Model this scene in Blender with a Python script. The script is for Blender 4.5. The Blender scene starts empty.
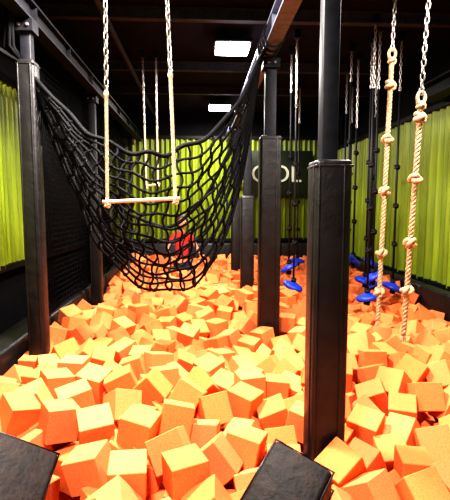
import bpy, bmesh, math, random
import numpy as np
from mathutils import Vector, Matrix, Euler
random.seed(7)
scene = bpy.context.scene
scene.view_settings.view_transform = 'Standard'
try:
    scene.view_settings.look = 'High Contrast'
except Exception as ex:
    print('LOOK FAIL', ex)
scene.view_settings.exposure = 0.0

# ------------------------------------------------------------ materials
def new_mat(name, color, rough=0.6, metal=0.0, noise_scale=None, c2=None, bump=0.0, bump_scale=80, spec=0.5, nscale_vec=None):
    m = bpy.data.materials.new(name); m.use_nodes = True
    nt = m.node_tree; b = nt.nodes['Principled BSDF']
    b.inputs['Base Color'].default_value = (*color, 1)
    b.inputs['Roughness'].default_value = rough
    b.inputs['Metallic'].default_value = metal
    b.inputs['Specular IOR Level'].default_value = spec
    tc = nt.nodes.new('ShaderNodeTexCoord'); src = tc.outputs['Object']
    if nscale_vec:
        mp = nt.nodes.new('ShaderNodeMapping'); mp.inputs['Scale'].default_value = nscale_vec
        nt.links.new(src, mp.inputs['Vector']); src = mp.outputs['Vector']
    if noise_scale:
        n = nt.nodes.new('ShaderNodeTexNoise'); n.inputs['Scale'].default_value = noise_scale
        n.inputs['Detail'].default_value = 4
        r = nt.nodes.new('ShaderNodeValToRGB')
        r.color_ramp.elements[0].position = 0.35; r.color_ramp.elements[1].position = 0.65
        r.color_ramp.elements[0].color = (*color, 1); r.color_ramp.elements[1].color = (*(c2 or color), 1)
        nt.links.new(src, n.inputs['Vector'])
        nt.links.new(n.outputs['Fac'], r.inputs['Fac'])
        nt.links.new(r.outputs['Color'], b.inputs['Base Color'])
    if bump:
        n2 = nt.nodes.new('ShaderNodeTexNoise'); n2.inputs['Scale'].default_value = bump_scale
        n2.inputs['Detail'].default_value = 3
        bp = nt.nodes.new('ShaderNodeBump'); bp.inputs['Strength'].default_value = bump
        bp.inputs['Distance'].default_value = 0.01
        nt.links.new(tc.outputs['Object'], n2.inputs['Vector'])
        nt.links.new(n2.outputs['Fac'], bp.inputs['Height'])
        nt.links.new(bp.outputs['Normal'], b.inputs['Normal'])
    return m

M_vinyl = new_mat('black_vinyl', (0.006,0.0052,0.0052), 0.45, noise_scale=9, c2=(0.013,0.011,0.011), bump=0.5, bump_scale=16, spec=0.45)
M_vinyl_b = new_mat('worn_dark_vinyl', (0.006,0.0036,0.003), 0.65, noise_scale=14, c2=(0.018,0.010,0.007), bump=0.6, bump_scale=30, spec=0.3)
M_steel = new_mat('black_painted_steel', (0.004,0.004,0.006), 0.55, noise_scale=20, c2=(0.009,0.009,0.012), spec=0.25)
M_beam = new_mat('grey_painted_steel', (0.11,0.125,0.18), 0.5, noise_scale=20, c2=(0.16,0.18,0.25))
M_joist = new_mat('dark_painted_joist', (0.03,0.028,0.034), 0.7, noise_scale=12, c2=(0.05,0.045,0.052), spec=0.3)
M_zinc = new_mat('zinc_chain', (0.55,0.53,0.5), 0.3, metal=0.9)
M_netrope = new_mat('black_net_rope', (0.0015,0.0015,0.0018), 0.7, noise_scale=90, c2=(0.004,0.004,0.005), bump=0.5, bump_scale=150, spec=0.15)
M_thinrope = new_mat('black_rope', (0.004,0.004,0.005), 0.6, noise_scale=90, c2=(0.012,0.012,0.014), spec=0.3)
M_cream = new_mat('cream_rope', (0.58,0.46,0.3), 0.8, noise_scale=60, c2=(0.74,0.62,0.43), bump=0.5, bump_scale=200)
M_manila = new_mat('manila_rope', (0.36,0.25,0.14), 0.85, noise_scale=50, c2=(0.58,0.44,0.27), bump=0.6, bump_scale=220)
M_bar = new_mat('taped_bar', (0.6,0.38,0.27), 0.6, noise_scale=30, c2=(0.7,0.52,0.4))
M_green = new_mat('green_wall_fabric', (0.13,0.185,0.008), 0.45, noise_scale=3, c2=(0.24,0.32,0.015), bump=0.2, bump_scale=30, nscale_vec=(3.5,3.5,0.25))
M_black = new_mat('flat_black_paint', (0.003,0.0025,0.0035), 0.85, noise_scale=5, c2=(0.006,0.005,0.006), spec=0.2)
M_ceil = new_mat('ceiling_black', (0.007,0.004,0.007), 0.9, noise_scale=3, c2=(0.014,0.008,0.012), spec=0.15)
M_floor = new_mat('dark_rubber_floor', (0.004,0.004,0.004), 0.8, noise_scale=30, c2=(0.009,0.009,0.009), spec=0.2)
M_blue = new_mat('blue_plastic', (0.01,0.035,0.45), 0.4, noise_scale=10, c2=(0.015,0.06,0.6))
M_signw = new_mat('sign_letter_paint', (0.55,0.6,0.48), 0.6)
M_signb = new_mat('sign_board', (0.008,0.015,0.003), 0.6)
M_red = new_mat('red_tshirt', (0.55,0.025,0.02), 0.8, noise_scale=20, c2=(0.65,0.04,0.03))
M_skin = new_mat('skin', (0.5,0.26,0.17), 0.55)
M_hair = new_mat('brown_hair', (0.05,0.025,0.012), 0.6, noise_scale=60, c2=(0.09,0.05,0.02))
M_jeans = new_mat('dark_trousers', (0.02,0.03,0.07), 0.8)
M_eye = new_mat('eye', (0.02,0.015,0.01), 0.2)

def emis(name, col, s):
    m = bpy.data.materials.new(name); m.use_nodes = True
    b = m.node_tree.nodes['Principled BSDF']
    b.inputs['Base Color'].default_value = (1,1,1,1)
    b.inputs['Emission Color'].default_value = (*col,1)
    b.inputs['Emission Strength'].default_value = s
    return m
M_lamp = emis('lamp_diffuser', (1.0,0.93,0.97), 20)

def foam_mat():
    m = bpy.data.materials.new('orange_foam'); m.use_nodes = True
    nt = m.node_tree; b = nt.nodes['Principled BSDF']
    b.inputs['Roughness'].default_value = 0.95
    b.inputs['Specular IOR Level'].default_value = 0.1
    at = nt.nodes.new('ShaderNodeAttribute'); at.attribute_name = 'tint'
    tc = nt.nodes.new('ShaderNodeTexCoord')
    n = nt.nodes.new('ShaderNodeTexNoise'); n.inputs['Scale'].default_value = 140; n.inputs['Detail'].default_value = 3
    mr = nt.nodes.new('ShaderNodeMapRange'); mr.inputs['From Min'].default_value=0.3; mr.inputs['From Max'].default_value=0.7
    mr.inputs['To Min'].default_value = 0.85; mr.inputs['To Max'].default_value = 1.1
    mx = nt.nodes.new('ShaderNodeVectorMath'); mx.operation='SCALE'
    nt.links.new(tc.outputs['Object'], n.inputs['Vector'])
    nt.links.new(n.outputs['Fac'], mr.inputs['Value'])
    nt.links.new(at.outputs['Color'], mx.inputs[0]); nt.links.new(mr.outputs[0], mx.inputs['Scale'])
    nt.links.new(mx.outputs[0], b.inputs['Base Color'])
    bp = nt.nodes.new('ShaderNodeBump'); bp.inputs['Strength'].default_value=0.3; bp.inputs['Distance'].default_value=0.005
    nt.links.new(n.outputs['Fac'], bp.inputs['Height']); nt.links.new(bp.outputs['Normal'], b.inputs['Normal'])
    return m
M_foam = foam_mat()

# ------------------------------------------------------------ builder
class B:
    def __init__(s):
        s.bm = bmesh.new(); s.mats = []
    def mi(s, m):
        if m not in s.mats: s.mats.append(m)
        return s.mats.index(m)
    def box(s, c, size, mat, rot=(0,0,0), bevel=0.0, seg=2):
        t = bmesh.new(); bmesh.ops.create_cube(t, size=1)
        bmesh.ops.scale(t, vec=size, verts=t.verts)
        if bevel: bmesh.ops.bevel(t, geom=t.edges[:], offset=bevel, segments=seg, affect='EDGES', profile=0.5)
        mt = Matrix.Translation(c) @ Euler(rot).to_matrix().to_4x4()
        bmesh.ops.transform(t, matrix=mt, verts=t.verts)
        s._merge(t, mat, bevel > 0)
    def _merge(s, t, mat, smooth=False):
        i = s.mi(mat); vm = {}
        for v in t.verts: vm[v] = s.bm.verts.new(v.co)
        for f in t.faces:
            try:
                nf = s.bm.faces.new([vm[v] for v in f.verts]); nf.material_index = i; nf.smooth = smooth
            except ValueError: pass
        t.free()
    def tube(s, pts, r, mat, sides=6, closed=False):
        pts = [Vector(p) for p in pts]; n = len(pts); i = s.mi(mat)
        rs = r if hasattr(r, '__len__') else [r]*n
        nrm = None; rings = []
        for k in range(n):
            if closed: d = pts[(k+1)%n]-pts[k-1]
            else: d = pts[min(k+1,n-1)]-pts[max(k-1,0)]
            if d.length < 1e-9: d = Vector((0,0,1))
            d.normalize()
            if nrm is None:
                a = Vector((0,0,1)) if abs(d.z) < 0.9 else Vector((1,0,0))
                nrm = d.cross(a).normalized()
            else:
                nrm = nrm - d*nrm.dot(d)
                if nrm.length < 1e-6: nrm = d.orthogonal()
                nrm.normalize()
            bi = d.cross(nrm)
            rings.append([s.bm.verts.new(pts[k]+(nrm*math.cos(2*math.pi*j/sides)+bi*math.sin(2*math.pi*j/sides))*rs[k]) for j in range(sides)])
        rng = n if closed else n-1
        for k in range(rng):
            a, b = rings[k], rings[(k+1)%n]
            for j in range(sides):
                f = s.bm.faces.new([a[j], a[(j+1)%sides], b[(j+1)%sides], b[j]]); f.material_index = i; f.smooth = True
        if not closed:
            for rg in (rings[0][::-1], rings[-1]):
                f = s.bm.faces.new(rg); f.material_index = i
    def ball(s, c, r, mat, scale=(1,1,1), u=12, v=8, rot=(0,0,0)):
        t = bmesh.new(); bmesh.ops.create_uvsphere(t, u_segments=u, v_segments=v, radius=r)
        bmesh.ops.transform(t, matrix=Matrix.Translation(c) @ Euler(rot).to_matrix().to_4x4() @ Matrix.Diagonal((*scale,1)), verts=t.verts)
        s._merge(t, mat, True)
    def lathe(s, c, prof, mat, n=28):
        i = s.mi(mat); rings = []
        for (r,z) in prof:
            rings.append([s.bm.verts.new((c[0]+r*math.cos(2*math.pi*j/n), c[1]+r*math.sin(2*math.pi*j/n), c[2]+z)) for j in range(n)])
        for a,b in zip(rings, rings[1:]):
            for j in range(n):
                f = s.bm.faces.new([a[j],a[(j+1)%n],b[(j+1)%n],b[j]]); f.material_index=i; f.smooth=True
    def rope(s, a, b, r, mat, pitch=0.07, step=0.011, sway=0.0):
        a, b = Vector(a), Vector(b); L = (b-a).length; n = max(3, int(L/step)); d = (b-a).normalized()
        u = d.orthogonal().normalized(); v = d.cross(u)
        for k in range(3):
            pts = []
            for i in range(n+1):
                t = i/n; ang = 2*math.pi*(t*L/pitch + k/3)
                base = a.lerp(b, t) + Vector((1,0.4,0))*sway*math.sin(t*math.pi)*math.sin(t*5)
                pts.append(base + (u*math.cos(ang)+v*math.sin(ang))*r*0.52)
            s.tube(pts, r*0.56, mat, sides=5)
    def knot(s, c, sc, tr, mat, ph=0.0):
        pts = []
        for i in range(42):
            t = 2*math.pi*i/42
            x=(2+math.cos(3*t))*math.cos(2*t); y=(2+math.cos(3*t))*math.sin(2*t); z=math.sin(3*t)*1.7
            v = Euler((0.5,0.2,ph)).to_matrix() @ Vector((x,y,z))
            pts.append(Vector(c)+v*sc)
        s.tube(pts, tr, mat, sides=7, closed=True)
    def chain(s, a, b, mat, L=0.06, w=0.034, r=0.0055):
        a, b = Vector(a), Vector(b); D=(b-a).length; adv=L-2.6*r; n=max(1,int(D/adv)); d=(b-a).normalized()
        u=d.orthogonal().normalized(); v=d.cross(u)
        for i in range(n):
            c = a + d*(adv*(i+0.5)); ax = u if i%2 else v
            pts=[]; hr = w/2-r; hl = L/2-r-hr
            for j in range(6):
                t = math.pi*j/5; pts.append(c + ax*hr*math.cos(t) + d*(hl+hr*math.sin(t)))
            for j in range(6):
                t = math.pi + math.pi*j/5; pts.append(c + ax*hr*math.cos(t) + d*(-hl+hr*math.sin(t)))
            s.tube(pts, r, mat, sides=5, closed=True)
    def finish(s, name):
        me = bpy.data.meshes.new(name); bmesh.ops.recalc_face_normals(s.bm, faces=s.bm.faces[:])
        s.bm.to_mesh(me); s.bm.free()
        for m in s.mats: me.materials.append(m)
        o = bpy.data.objects.new(name, me); scene.collection.objects.link(o)
        return o

XL, XR, YB, YF, ZF, ZC = -1.95, 2.95, 9.6, -2.6, -0.8, 3.05
# ------------------------------------------------------------ room shell
def slab(name, c, size, mat):
    b = B(); b.box(c, size, mat); return b.finish(name)
slab('floor', ((XL+XR)/2,(YB+YF)/2,ZF-0.05), (XR-XL+0.4,YB-YF+0.4,0.1), M_floor)
slab('ceiling', ((XL+XR)/2,(YB+YF)/2,ZC+0.05), (XR-XL+0.4,YB-YF+0.4,0.1), M_ceil)

def fabric_wall(name, axis, pos, s0, s1, zlo, zhi, inward, fabric_end=None):
    b = B()
    th = 0.1
    if axis == 'x':
        b.box((pos - inward*th/2-inward*0.07, (s0+s1)/2, (ZF+ZC)/2), (th, s1-s0, ZC-ZF), M_black)
    else:
        b.box(((s0+s1)/2, pos - inward*th/2-inward*0.07, (ZF+ZC)/2), (s1-s0, th, ZC-ZF), M_black)
    i = b.mi(M_green); prev=None
    fe = fabric_end or s1
    n = int((fe-s0)/0.018); ph = 0
    for k in range(n+1):
        s = s0+(fe-s0)*k/n
        ph += 0.018*2*math.pi/(0.15+0.05*math.sin(s*2.3))
        off = 0.036*math.sin(ph)+0.012*math.sin(s*9)
        col=[]
        for z,a in ((zlo,1.25),((zlo+zhi)/2,1.0),(zhi,0.7)):
            p = pos + inward*off*a
            col.append(b.bm.verts.new((p,s,z) if axis=='x' else (s,p,z)))
        if prev:
            for j in range(2):
                f=b.bm.faces.new([prev[j],col[j],col[j+1],prev[j+1]]); f.material_index=i; f.smooth=True
        prev=col
    for z in (zlo, zhi):
        if axis=='x': b.box((pos,(s0+s1)/2,z),(0.1,s1-s0,0.06),M_steel)
        else: b.box(((s0+s1)/2,pos,z),(s1-s0,0.1,0.06),M_steel)
    return b.finish(name)
fabric_wall('wall_right','x',XR, YF, YB, 0.12, 2.3, -1)
fabric_wall('wall_left','x',XL, YF, YB, 0.48, 2.35, 1, fabric_end=5.3)
fabric_wall('wall_back','y',YB, XL, XR, 0.36, 2.5, -1)
slab('wall_front', ((XL+XR)/2,YF-0.05,(ZF+ZC)/2), (XR-XL,0.1,ZC-ZF), M_black)

# pit edge pads
b = B()
y = 0.6
while y < 9.2:
    b.box((-1.5, y+0.6, -0.36), (0.24, 1.19, 0.88), M_vinyl, bevel=0.04, seg=3); y += 1.2
b.finish('pit_edge_pad')
b = B(); y=0.6
while y < 9.2:
    b.box((2.79, y+0.6, -0.34), (0.16, 1.19, 0.92), M_vinyl, bevel=0.04, seg=3); y += 1.2
b.finish('pit_edge_pad')
b = B(); x=-1.38
while x < 2.6:
    b.box((x+0.51, 9.38, -0.24), (1.01, 0.2, 1.1), M_vinyl, bevel=0.04, seg=3); x += 1.02
b.finish('pit_edge_pad')
slab('walkway_platform', (-1.76, 4.5, -0.5), (0.26, 9.0, 0.58), M_floor)

# ------------------------------------------------------------ posts
def post(x, y, tube, pad, padtop, top, sx0=0.0):
    b = B(); padbot=-0.75
    xs = x+sx0
    b.box((xs,y,(ZF+top)/2),(tube,tube,top-ZF),M_steel,bevel=0.006)
    b.box((x,y,(padtop+padbot)/2),(pad,pad,padtop-padbot),M_vinyl,bevel=0.018,seg=3)
    for dx,dy in ((-1,-0.55),(0.55,-1.0),(-0.8,-1.0)):
        b.box((x+dx*(pad/2+0.001),y+dy*(pad/2+0.001),(padtop+padbot)/2),(0.010,0.010,padtop-padbot-0.06),M_vinyl,bevel=0.003)
    b.box((x,y,padtop-0.03),(pad+0.006,pad+0.006,0.012),M_vinyl,bevel=0.004)
    b.box((x,y,ZF+0.01),(0.3,0.3,0.02),M_steel)
    b.box((xs,y,top-0.04),(tube+0.05,tube+0.05,0.08),M_steel)
    for s in (-1,1):
        b.tube([(xs+s*0.03,y-tube/2-0.02,top-0.04),(xs+s*0.03,y-tube/2-0.035,top-0.04)],0.012,M_zinc,sides=6)
    return b.finish('padded_post')
post(0.62, 2.15, 0.078, 0.172, 1.31, 2.39, -0.012)
post(0.64, 4.15, 0.10, 0.19, 1.72, 2.39)
post(0.62, 5.9, 0.10, 0.17, 1.22, 2.39)
post(0.62, 7.7, 0.10, 0.17, 1.22, 2.39)
post(-1.22, 3.4, 0.075, 0.125, 2.12, 2.39)
post(-1.28, 5.6, 0.08, 0.13, 1.3, 2.39)

# ------------------------------------------------------------ overhead steel
def ibeam(name, a, c, w=0.1, h=0.14, mat=M_steel):
    b = B(); a=Vector(a); c=Vector(c); L=(c-a).length; mid=(a+c)/2
    alongy = abs((c-a).y) > abs((c-a).x)
    def sz(ww,hh): return (ww,L,hh) if alongy else (L,ww,hh)
    b.box(mid, sz(0.02,h), mat)
    b.box(mid+Vector((0,0,h/2)), sz(w,0.018), mat)
    b.box(mid-Vector((0,0,h/2)), sz(w,0.018), mat)
    n=int(L/0.9)
    for i in range(1,n+1):
        p=a.lerp(c,i/(n+1)); b.box(p, (w*0.9,0.014,h-0.01) if alongy else (0.014,w*0.9,h-0.01), mat)
    return b.finish(name)
ibeam('steel_beam',(0.60,-2.5,2.47),(0.60,9.5,2.47),0.12,0.13,M_beam)
ibeam('steel_beam',(-1.22,-2.5,2.47),(-1.22,9.5,2.47),0.1,0.13)
ibeam('steel_beam',(2.72,-2.5,2.42),(2.72,5.45,2.42),0.2,0.16,M_steel)
for yy in (2.2, 3.6, 4.7, 6.4, 7.7):
    ibeam('roof_joist',(-1.85,yy,2.985),(2.85,yy,2.985),0.08,0.1,M_joist)
b=B(); b.tube([(-0.9,-2.5,2.9),(-0.9,9.5,2.9)],0.03,M_joist,10)
for yy in (0,3,6,9): b.tube([(-0.9,yy,2.9),(-0.9,yy,3.05)],0.008,M_joist,6)
b.finish('ceiling_pipe')

# ------------------------------------------------------------ lights
def fixture(x,y,power,w=0.38,d=0.34,col=(1.0,0.93,0.88)):
    b=B(); z=2.88
    b.box((x,y,z+0.04),(w+0.05,d+0.05,0.04),M_steel,bevel=0.01)
    b.box((x,y,z),(w,d,0.05),M_lamp,bevel=0.012)
    for s in (-1,1): b.tube([(x+s*w*0.4,y,z+0.05),(x+s*w*0.4,y,ZC)],0.006,M_zinc,6)
    b.finish('ceiling_light_fixture')
    l=bpy.data.lights.new('lamp','AREA'); l.shape='RECTANGLE'; l.size=w; l.size_y=d; l.energy=power; l.color=col
    o=bpy.data.objects.new('ceiling_lamp',l); o.location=(x,y,z-0.04); scene.collection.objects.link(o)
fixture(0.38,5.35,135)
fixture(0.37,8.5,130)
fixture(-0.55,2.9,250)
fixture(1.8,3.0,100)
fixture(-0.4,0.7,160)
w = bpy.data.worlds.new('World'); scene.world=w; w.use_nodes=True
w.node_tree.nodes['Background'].inputs[0].default_value=(0.5,0.45,0.5,1)
w.node_tree.nodes['Background'].inputs[1].default_value=0.01

# ------------------------------------------------------------ cargo net
def catmull(P, t):
    n=len(P)-1; f=t*n; i=min(int(f),n-1); u=f-i
    p0=P[max(i-1,0)];p1=P[i];p2=P[i+1];p3=P[min(i+2,n)]
    return 0.5*((2*p1)+(p2-p0)*u+(2*p0-5*p1+4*p2-p3)*u*u+(-p0+3*p1-3*p2+p3)*u**3)
V=Vector
top=[V(p) for p in ((-1.25,3.4,2.08),(-1.04,3.33,1.86),(-.81,3.28,1.64),(-.59,3.26,1.51),(-.37,3.3,1.46),(-.15,3.36,1.50),(.08,3.5,1.64),(.34,3.8,1.98),(.54,4.03,2.38))]
bot=[V(p) for p in ((-1.25,3.42,2.06),(-1.13,3.5,1.67),(-.97,3.5,1.22),(-.77,3.5,.78),(-.48,3.55,.47),(-.16,3.65,.40),(.12,3.75,.62),(.34,3.9,1.2),(.54,4.06,2.37))]
bck=[V(p) for p in ((-1.25,3.44,2.07),(-1.14,3.7,1.92),(-1.02,4.0,1.55),(-.79,4.2,1.18),(-.48,4.3,.92),(-.14,4.3,.98),(.16,4.25,1.35),(.39,4.2,1.85),(.54,4.1,2.37))]
def surf(u,v):
    if v<=0.7:
        s=v/0.7; a=catmull(top,u); c=catmull(bot,u)
        p=a.lerp(c,s); bul=math.sin(s*math.pi)*math.sin(u*math.pi)
        p.y-=0.16*bul
    else:
        s=(v-0.7)/0.3; a=catmull(bot,u); c=catmull(bck,u); p=a.lerp(c,s)
        p.z-=0.06*math.sin(s*math.pi)*math.sin(u*math.pi)
    wob=0.018*math.sin(u*math.pi)
    p+=V((math.sin(v*23+u*17),math.cos(v*19-u*31),math.sin(u*41+v*13)))*wob
    return p
b=B(); NV=17; NU=24
for j in range(NV+1):
    v=j/NV; r=0.0095
    if j in (0,NV): r=0.017
    b.tube([surf(i/90,v) for i in range(91)],r,M_netrope,6)
for i in range(1,NU):
    u=i/NU
    b.tube([surf(u+0.006*math.sin(j*0.9),j/60) for j in range(61)],0.009,M_netrope,6)
for i in range(1,NU):
    for j in range(NV+1):
        p=surf(i/NU+0.006*math.sin(j/NV*60*0.9),j/NV)
        b.ball(p,0.016,M_netrope,u=7,v=5)
for k in range(5):
    o=V((0.02*math.cos(k*1.3),0.02*math.sin(k*1.3),0))
    b.tube([V((-1.25,3.4,2.09))+o,V((-1.33,3.35,2.2))+o*1.6,V((-1.3,3.3,2.33))+o, V((-1.29,3.3,2.47))+o],0.014,M_netrope,6)
    b.tube([V((-1.25,3.4,2.09))+o,V((-1.42,3.3,2.18))+o*1.5,V((-1.62,3.2,2.26))+o,V((-1.85,3.1,2.3))+o],0.013,M_netrope,6)
for k in range(4):
    yy=3.72+k*0.11
    b.tube([(0.6+0.085*math.cos(t),yy+0.02*math.sin(t),2.46+0.105*math.sin(t)) for t in [2*math.pi*q/14 for q in range(14)]],0.010,M_netrope,6,closed=True)
    b.tube([(0.54,4.03,2.38),(0.53,(4.03+yy)/2,2.375),(0.55,yy,2.37)],0.010,M_netrope,6)
b.finish('cargo_net')

# safety netting on the left side
b=B()
def snet(b,x,y0,y1,z0,z1,sp=0.06):
    n=int((y1-y0)/sp); m=int((z1-z0)/sp)
    for i in range(n+1):
        yy=y0+(y1-y0)*i/n; b.tube([(x+0.02*math.sin(yy*5),yy,z0),(x+0.02*math.sin(yy*5+1),yy,z1)],0.004,M_netrope,3)
    for i in range(m+1):
        zz=z0+(z1-z0)*i/m; b.tube([(x,y0,zz),(x+0.015,(y0+y1)/2,zz-0.01),(x,y1,zz)],0.004,M_netrope,3)
snet(b,-1.38,3.85,9.2,0.12,2.4,0.05)
b.finish('safety_netting')

# ------------------------------------------------------------ trapezes
def trapeze(xl,xr,y,z,zr1,zr2,xl2,xr2,ztop,tilt=0.02,r=0.0125):
    b=B()
    pl=V((xl,y,z)); pr=V((xr,y,z+tilt))
    d=(pr-pl).normalized()
    b.tube([pl-d*0.03,pl+d*0.0,pr,pr+d*0.03],r*1.0,M_bar,10)
    for p in (pl,pr):
        b.tube([p+V((0,r*1.6*math.cos(t),r*1.6*math.sin(t))) for t in [2*math.pi*q/10 for q in range(10)]],r*0.7,M_cream,6,closed=True)
    for p,x2,zr in ((pl,xl2,zr1),(pr,xr2,zr2)):
        topv=V((x2,y,ztop)); f=(zr-p.z)/(ztop-p.z); m=p.lerp(topv,f)
        b.rope(p-V((0,0,0.03)),m,r,M_cream,pitch=0.05)
        b.knot(p+V((0,0,-0.02)),r*0.45,r*0.6,M_cream)
        b.ball(m,r*1.3,M_cream,scale=(1,1,1.8))
        b.chain(m+V((0,0,0.0)),topv,M_zinc)
        b.box(topv+V((0,0,0.03)),(0.06,0.06,0.08),M_steel)
    return b.finish('trapeze_swing')
trapeze(-0.585,-0.155,2.9,1.12,1.78,1.9,-0.555,-0.21,2.98)
trapeze(-0.70,-0.55,6.0,1.35,2.1,2.1,-0.72,-0.55,2.98,r=0.013)

# ------------------------------------------------------------ knotted climbing ropes
def climb(x,y,zb,zr,ztop,knots,r=0.022,sway=0.0,lean=0.0):
    b=B()
    X=lambda z: x+lean*(z-zb)
    b.rope((X(zb),y,zb),(X(zr),y,zr),r,M_manila,pitch=0.10,sway=sway)
    for i,k in enumerate(knots): b.knot((X(k),y,k),r*0.62,r*0.85,M_manila,ph=i*1.3)
    b.tube([(X(zr)+0.03*math.cos(t),y,zr+0.035+0.045*math.sin(t)) for t in [2*math.pi*q/14 for q in range(14)]],0.014,M_manila,6,closed=True)
    b.knot((X(zr),y,zr-0.02),r*0.5,r*0.6,M_manila)
    b.chain((X(zr),y,zr+0.06),(X(ztop),y,ztop),M_zinc,L=0.07,w=0.04,r=0.007)
    b.box((X(ztop),y,ztop+0.03),(0.08,0.08,0.08),M_steel)
    for a in range(6):
        b.tube([(x,y,zb+0.02),(x+0.02*math.cos(a),y+0.02*math.sin(a),zb-0.05),(x+0.04*math.cos(a),y+0.03*math.sin(a),zb-0.1)],0.006,M_manila,4)
    return b.finish('knotted_climbing_rope')
climb(1.63,3.45,0.06,1.88,2.98,[1.77,1.30,0.80,0.42],lean=0.035)
climb(1.64,4.0,0.04,2.38,2.98,[2.15,1.68,1.22,0.66,0.30],lean=0.02)
climb(2.15,7.4,0.15,2.3,2.98,[1.9,1.4,0.9,0.4],r=0.018)

# ------------------------------------------------------------ blue disc swings
def disc_swing(x,y,z,ch=2.3,r=0.12,tilt=0.0):
    b=B()
    b.lathe((x,y,z),[(0.001,0.035),(0.03,0.035),(0.045,0.02),(r*0.8,0.012),(r,0.0),(r*1.03,-0.02),(r*0.95,-0.04),(0.04,-0.045),(0.001,-0.045)],M_blue)
    if tilt:
        bmesh.ops.rotate(b.bm, cent=(x,y,z), matrix=Matrix.Rotation(tilt,3,V((0.4,1,0)).normalized()), verts=b.bm.verts[:])
    b.knot((x,y,z-0.07),0.009,0.014,M_thinrope)
    b.tube([(x,y,z-0.07),(x,y,ch)],0.012,M_thinrope,6)
    b.knot((x,y,z+0.06),0.008,0.013,M_thinrope)
    for kz in (0.5,0.95,1.4):
        b.knot((x,y,z+kz),0.009,0.013,M_thinrope)
    b.chain((x,y,ch),(x,y,2.98),M_zinc)
    b.box((x,y,3.0),(0.07,0.07,0.08),M_steel)
    b.finish('blue_disc_swing')
for (x,y,z,ch,tl) in ((2.0,5.3,0.2,2.45,0.25),(2.42,7.2,0.2,2.4,-0.3),(1.1,5.2,0.16,2.2,0.4),(1.6,7.3,0.2,2.4,0.1),(1.80,4.7,0.12,2.3,-0.2),
    (2.42,6.2,0.30,2.3,0.5),(1.18,7.6,0.25,2.35,-0.4),(2.1,6.5,0.3,2.4,0.2),(2.2,5.7,0.05,2.35,-0.5),(2.05,5.9,0.38,2.1,0.6),
    (1.02,6.3,0.2,2.3,0.3),(2.25,8.2,0.5,2.5,0.2),(1.95,4.95,0.30,2.35,-0.6),(2.3,5.2,0.14,2.4,0.35),(1.15,5.75,0.30,2.5,-0.5),(1.86,5.6,0.48,2.6,0.4)):
    disc_swing(x,y,z,ch,tilt=tl)

# ------------------------------------------------------------ sign
b=B(); b.box((1.72,9.46,1.75),(1.3,0.03,0.95),M_signb,bevel=0.01)
sign=b.finish('wall_sign')
cu=bpy.data.curves.new('letters','FONT'); cu.body='COOL'; cu.size=0.5; cu.extrude=0.012; cu.align_x='CENTER'
to=bpy.data.objects.new('tmp_text',cu); scene.collection.objects.link(to)
bpy.context.view_layer.update()
me=bpy.data.meshes.new_from_object(to.evaluated_get(bpy.context.evaluated_depsgraph_get()))
bpy.data.objects.remove(to)
me.materials.clear(); me.materials.append(M_signw)
lo=bpy.data.objects.new('letters',me); lo.location=(1.42,9.435,1.58); lo.rotation_euler=(math.pi/2,0,0)
scene.collection.objects.link(lo); lo.parent=sign

# ------------------------------------------------------------ vinyl foam blocks in the pit
def block(name,c,size,rot):
    b=B(); b.box((0,0,0),size,M_vinyl_b,bevel=0.018,seg=3)
    sx,sy,sz=size
    for s in (-1,1):
        z=s*(sz/2-0.012); x=sx/2+0.001; y=sy/2+0.001
        b.tube([(-x,-y,z),(x,-y,z),(x,y,z),(-x,y,z)],0.005,M_vinyl,5,closed=True)
    o=b.finish(name); o.location=c; o.rotation_euler=rot; return o
blk=[((0.30,1.5,0.04),(0.23,0.30,0.20),(math.radians(36),math.radians(14),math.radians(-36))),
     ((-0.84,1.74,0.0),(0.42,0.34,0.16),(math.radians(24),math.radians(30),math.radians(12)))]
for c,s,r in blk: block('vinyl_foam_block',c,s,r)

# ------------------------------------------------------------ foam cubes
rnd=random.Random(23)
posts=[(0.62,2.15,0.17),(0.64,4.15,0.18),(0.62,5.9,0.17),(0.62,7.7,0.17)]
D=0.169; cell=0.171; grid={}
def S(x,y):
    s=-0.115+0.055*math.sin(x*2.1+y*1.3)+0.045*math.sin(y*2.7-x*1.1+1)
    s+=0.09*math.exp(-((x+0.6)**2/0.5+(y-4.0)**2/2.0))
    s-=0.05*math.exp(-((x-1.6)**2/0.3+(y-3.4)**2/0.5))
    if y>7: s+=0.03*(y-7)
    return s
def restz(x,y):
    z=-0.47; gx,gy=int(x//cell),int(y//cell)
    for ax in (gx-1,gx,gx+1):
        for ay in (gy-1,gy,gy+1):
            for (px,py,pz) in grid.get((ax,ay),()):
                d2=(px-x)**2+(py-y)**2
                if d2<D*D:
                    zz=pz+math.sqrt(D*D-d2)*0.98
                    if zz>z: z=zz
    return z
pts=[]
X0,X1,Y0,Y1=-1.25,2.60,0.8,9.16
for it in range(62000):
    x=rnd.uniform(X0,X1); y=rnd.uniform(Y0,Y1); best=None
    for c in range(3):
        cx=min(max(x+rnd.uniform(-.10,.10),X0),X1); cy=min(max(y+rnd.uniform(-.10,.10),Y0),Y1)
        if any((cx-a)**2+(cy-bb)**2<r*r for a,bb,r in posts): continue
        z=restz(cx,cy)
        if best is None or z<best[2]: best=(cx,cy,z)
    if best is None or best[2]>S(best[0],best[1])+rnd.uniform(-0.11,0.08): continue
    pts.append(best); grid.setdefault((int(best[0]//cell),int(best[1]//cell)),[]).append(best)
keep=[]
for p in pts:
    ok=True
    for c,s,r in blk:
        Mx=(Matrix.Translation(c)@Euler(r).to_matrix().to_4x4()).inverted()
        q=Mx@V(p)
        if abs(q.x)<s[0]/2+0.07 and abs(q.y)<s[1]/2+0.07 and -s[2]/2-0.06<q.z<0.35: ok=False
    if ok: keep.append(p)
pts=keep
print('foam cubes', len(pts))
t=bmesh.new(); bmesh.ops.create_cube(t,size=0.159)
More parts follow.
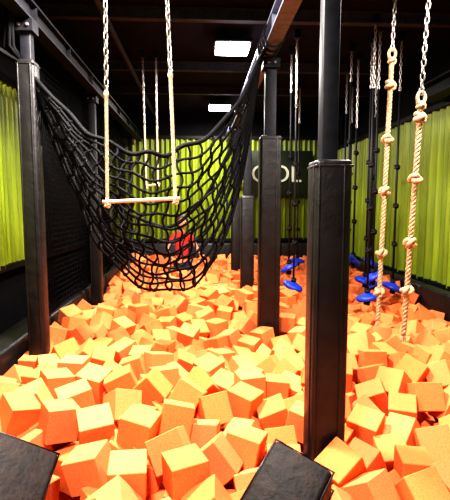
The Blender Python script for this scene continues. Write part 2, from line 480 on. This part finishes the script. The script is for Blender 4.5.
bmesh.ops.bevel(t,geom=t.edges[:],offset=0.0035,segments=1,affect='EDGES')
tv=np.array([v.co[:] for v in t.verts]); tf=[[v.index for v in f.verts] for f in t.faces]; t.free()
AV=[];AF=[];COL=[]; nv=len(tv)
for i,p in enumerate(pts):
    e=Euler((rnd.uniform(0,6.28),rnd.uniform(0,6.28),rnd.uniform(0,6.28)))
    if rnd.random()<0.25: e=Euler((rnd.gauss(0,.35),rnd.gauss(0,.35),rnd.uniform(0,6.28)))
    R=np.array(e.to_matrix()); sc=np.array([rnd.uniform(.93,1.06) for _ in range(3)])
    AV.append((tv*sc)@R.T+np.array(p))
    AF.extend([[k+i*nv for k in f] for f in tf])
    h=rnd.uniform(-1,1); v=rnd.uniform(0.80,1.05)
    c=(0.86*v,(0.26+0.03*h)*v,(0.092+0.02*h)*v,1)
    COL.append(np.tile(c,(nv,1)))
AV=np.concatenate(AV); COL=np.concatenate(COL)
me=bpy.data.meshes.new('orange_foam_cubes'); me.from_pydata(AV.tolist(),[],AF); me.update()
ca=me.color_attributes.new('tint','FLOAT_COLOR','POINT'); ca.data.foreach_set('color',COL.astype(np.float32).ravel())
me.materials.append(M_foam)
fo=bpy.data.objects.new('orange_foam_cubes',me); scene.collection.objects.link(fo)

# ------------------------------------------------------------ child wading in the foam
root=bpy.data.objects.new('child',None); root.location=(-0.30,7.4,0); scene.collection.objects.link(root)
def skinobj(name,verts,edges,radii,mat,rootv=0):
    me=bpy.data.meshes.new(name); me.from_pydata(verts,edges,[]); o=bpy.data.objects.new(name,me)
    scene.collection.objects.link(o); o.parent=root
    m=o.modifiers.new('skin','SKIN'); me.materials.append(mat)
    for i,r in enumerate(radii): me.skin_vertices[0].data[i].radius=(r,r) if not isinstance(r,tuple) else r
    me.skin_vertices[0].data[rootv].use_root=True
    m.use_smooth_shade=True
    s=o.modifiers.new('sub','SUBSURF'); s.levels=2; s.render_levels=2
    return o
skinobj('tshirt',[(0,0,.22),(0,0,.36),(0,0,.52),(0,0,.62),(.13,0,.60),(-.13,0,.60),(.20,-.02,.50),(-.20,-.02,.50)],
 [(0,1),(1,2),(2,3),(3,4),(3,5),(4,6),(5,7)],[(.125,.085),(.115,.08),(.13,.085),(.075,.06),.058,.058,.052,.052],M_red,0)
skinobj('trousers',[(0,0,.22),(.07,0,.14),(-.07,0,.14),(.08,-.02,-.15),(-.08,.02,-.15),(.08,0,-.42),(-.08,.03,-.42),(.08,-.12,-.45),(-.08,-.09,-.45)],
 [(0,1),(0,2),(1,3),(2,4),(3,5),(4,6),(5,7),(6,8)],[.11,.08,.08,.06,.06,.045,.045,.04,.04],M_jeans,0)
skinobj('neck',[(0,0,.60),(0,0,.68),(0,-.005,.74)],[(0,1),(1,2)],[.045,.04,.045],M_skin,0)
for s,nm in ((1,'left'),(-1,'right')):
    vs=[(s*.19,-.02,.52),(s*.25,-.05,.38),(s*.27,-.17,.30),(s*.27,-.22,.29)]; ed=[(0,1),(1,2),(2,3)]; rr=[.036,.032,.024,(.028,.016)]
    for k,(dx,l) in enumerate(((-.022,.04),(-.008,.046),(.008,.043),(.022,.034))):
        i=len(vs); vs+= [(s*.27+dx,-.245,.288),(s*.27+dx,-.25-l*.5,.28),(s*.27+dx,-.25-l,.262)]; ed+=[(3,i),(i,i+1),(i+1,i+2)]; rr+=[.008,.007,.006]
    i=len(vs); vs+=[(s*.245-s*.005,-.21,.285),(s*.225,-.24,.28)]; ed+=[(3,i),(i,i+1)]; rr+=[.009,.007]
    skinobj(nm+'_arm',vs,ed,rr,M_skin,0)
b=B(); hz=.82
b.ball((0,0,hz),0.1,M_skin,scale=(.82,.95,1.12),u=20,v=14)
b.ball((0,-.055,hz-.06),0.045,M_skin,scale=(1,.8,.7))
b.ball((0,-.098,hz-.018),0.014,M_skin,scale=(.8,1.1,1.2))
for s in (-1,1):
    b.ball((s*.032,-.088,hz+.008),0.010,M_eye)
    b.ball((s*.082,.0,hz-.01),0.022,M_skin,scale=(.4,.8,1.2))
b.ball((0,-.090,hz-.055),0.016,M_red,scale=(1.2,.4,.3))
b.ball((0,.018,hz+.028),0.106,M_hair,scale=(.86,.92,1.02),u=20,v=14)
o=b.finish('head'); o.parent=root
root.rotation_euler=(0,0,math.radians(20))

# ------------------------------------------------------------ camera
cam=bpy.data.cameras.new('camera'); cam.sensor_fit='HORIZONTAL'; cam.sensor_width=36; cam.lens=36
co=bpy.data.objects.new('camera',cam); co.location=(0,0,1.1)
co.rotation_euler=(math.radians(90-5.71),0,math.radians(-3.18)); scene.collection.objects.link(co)
scene.camera=co
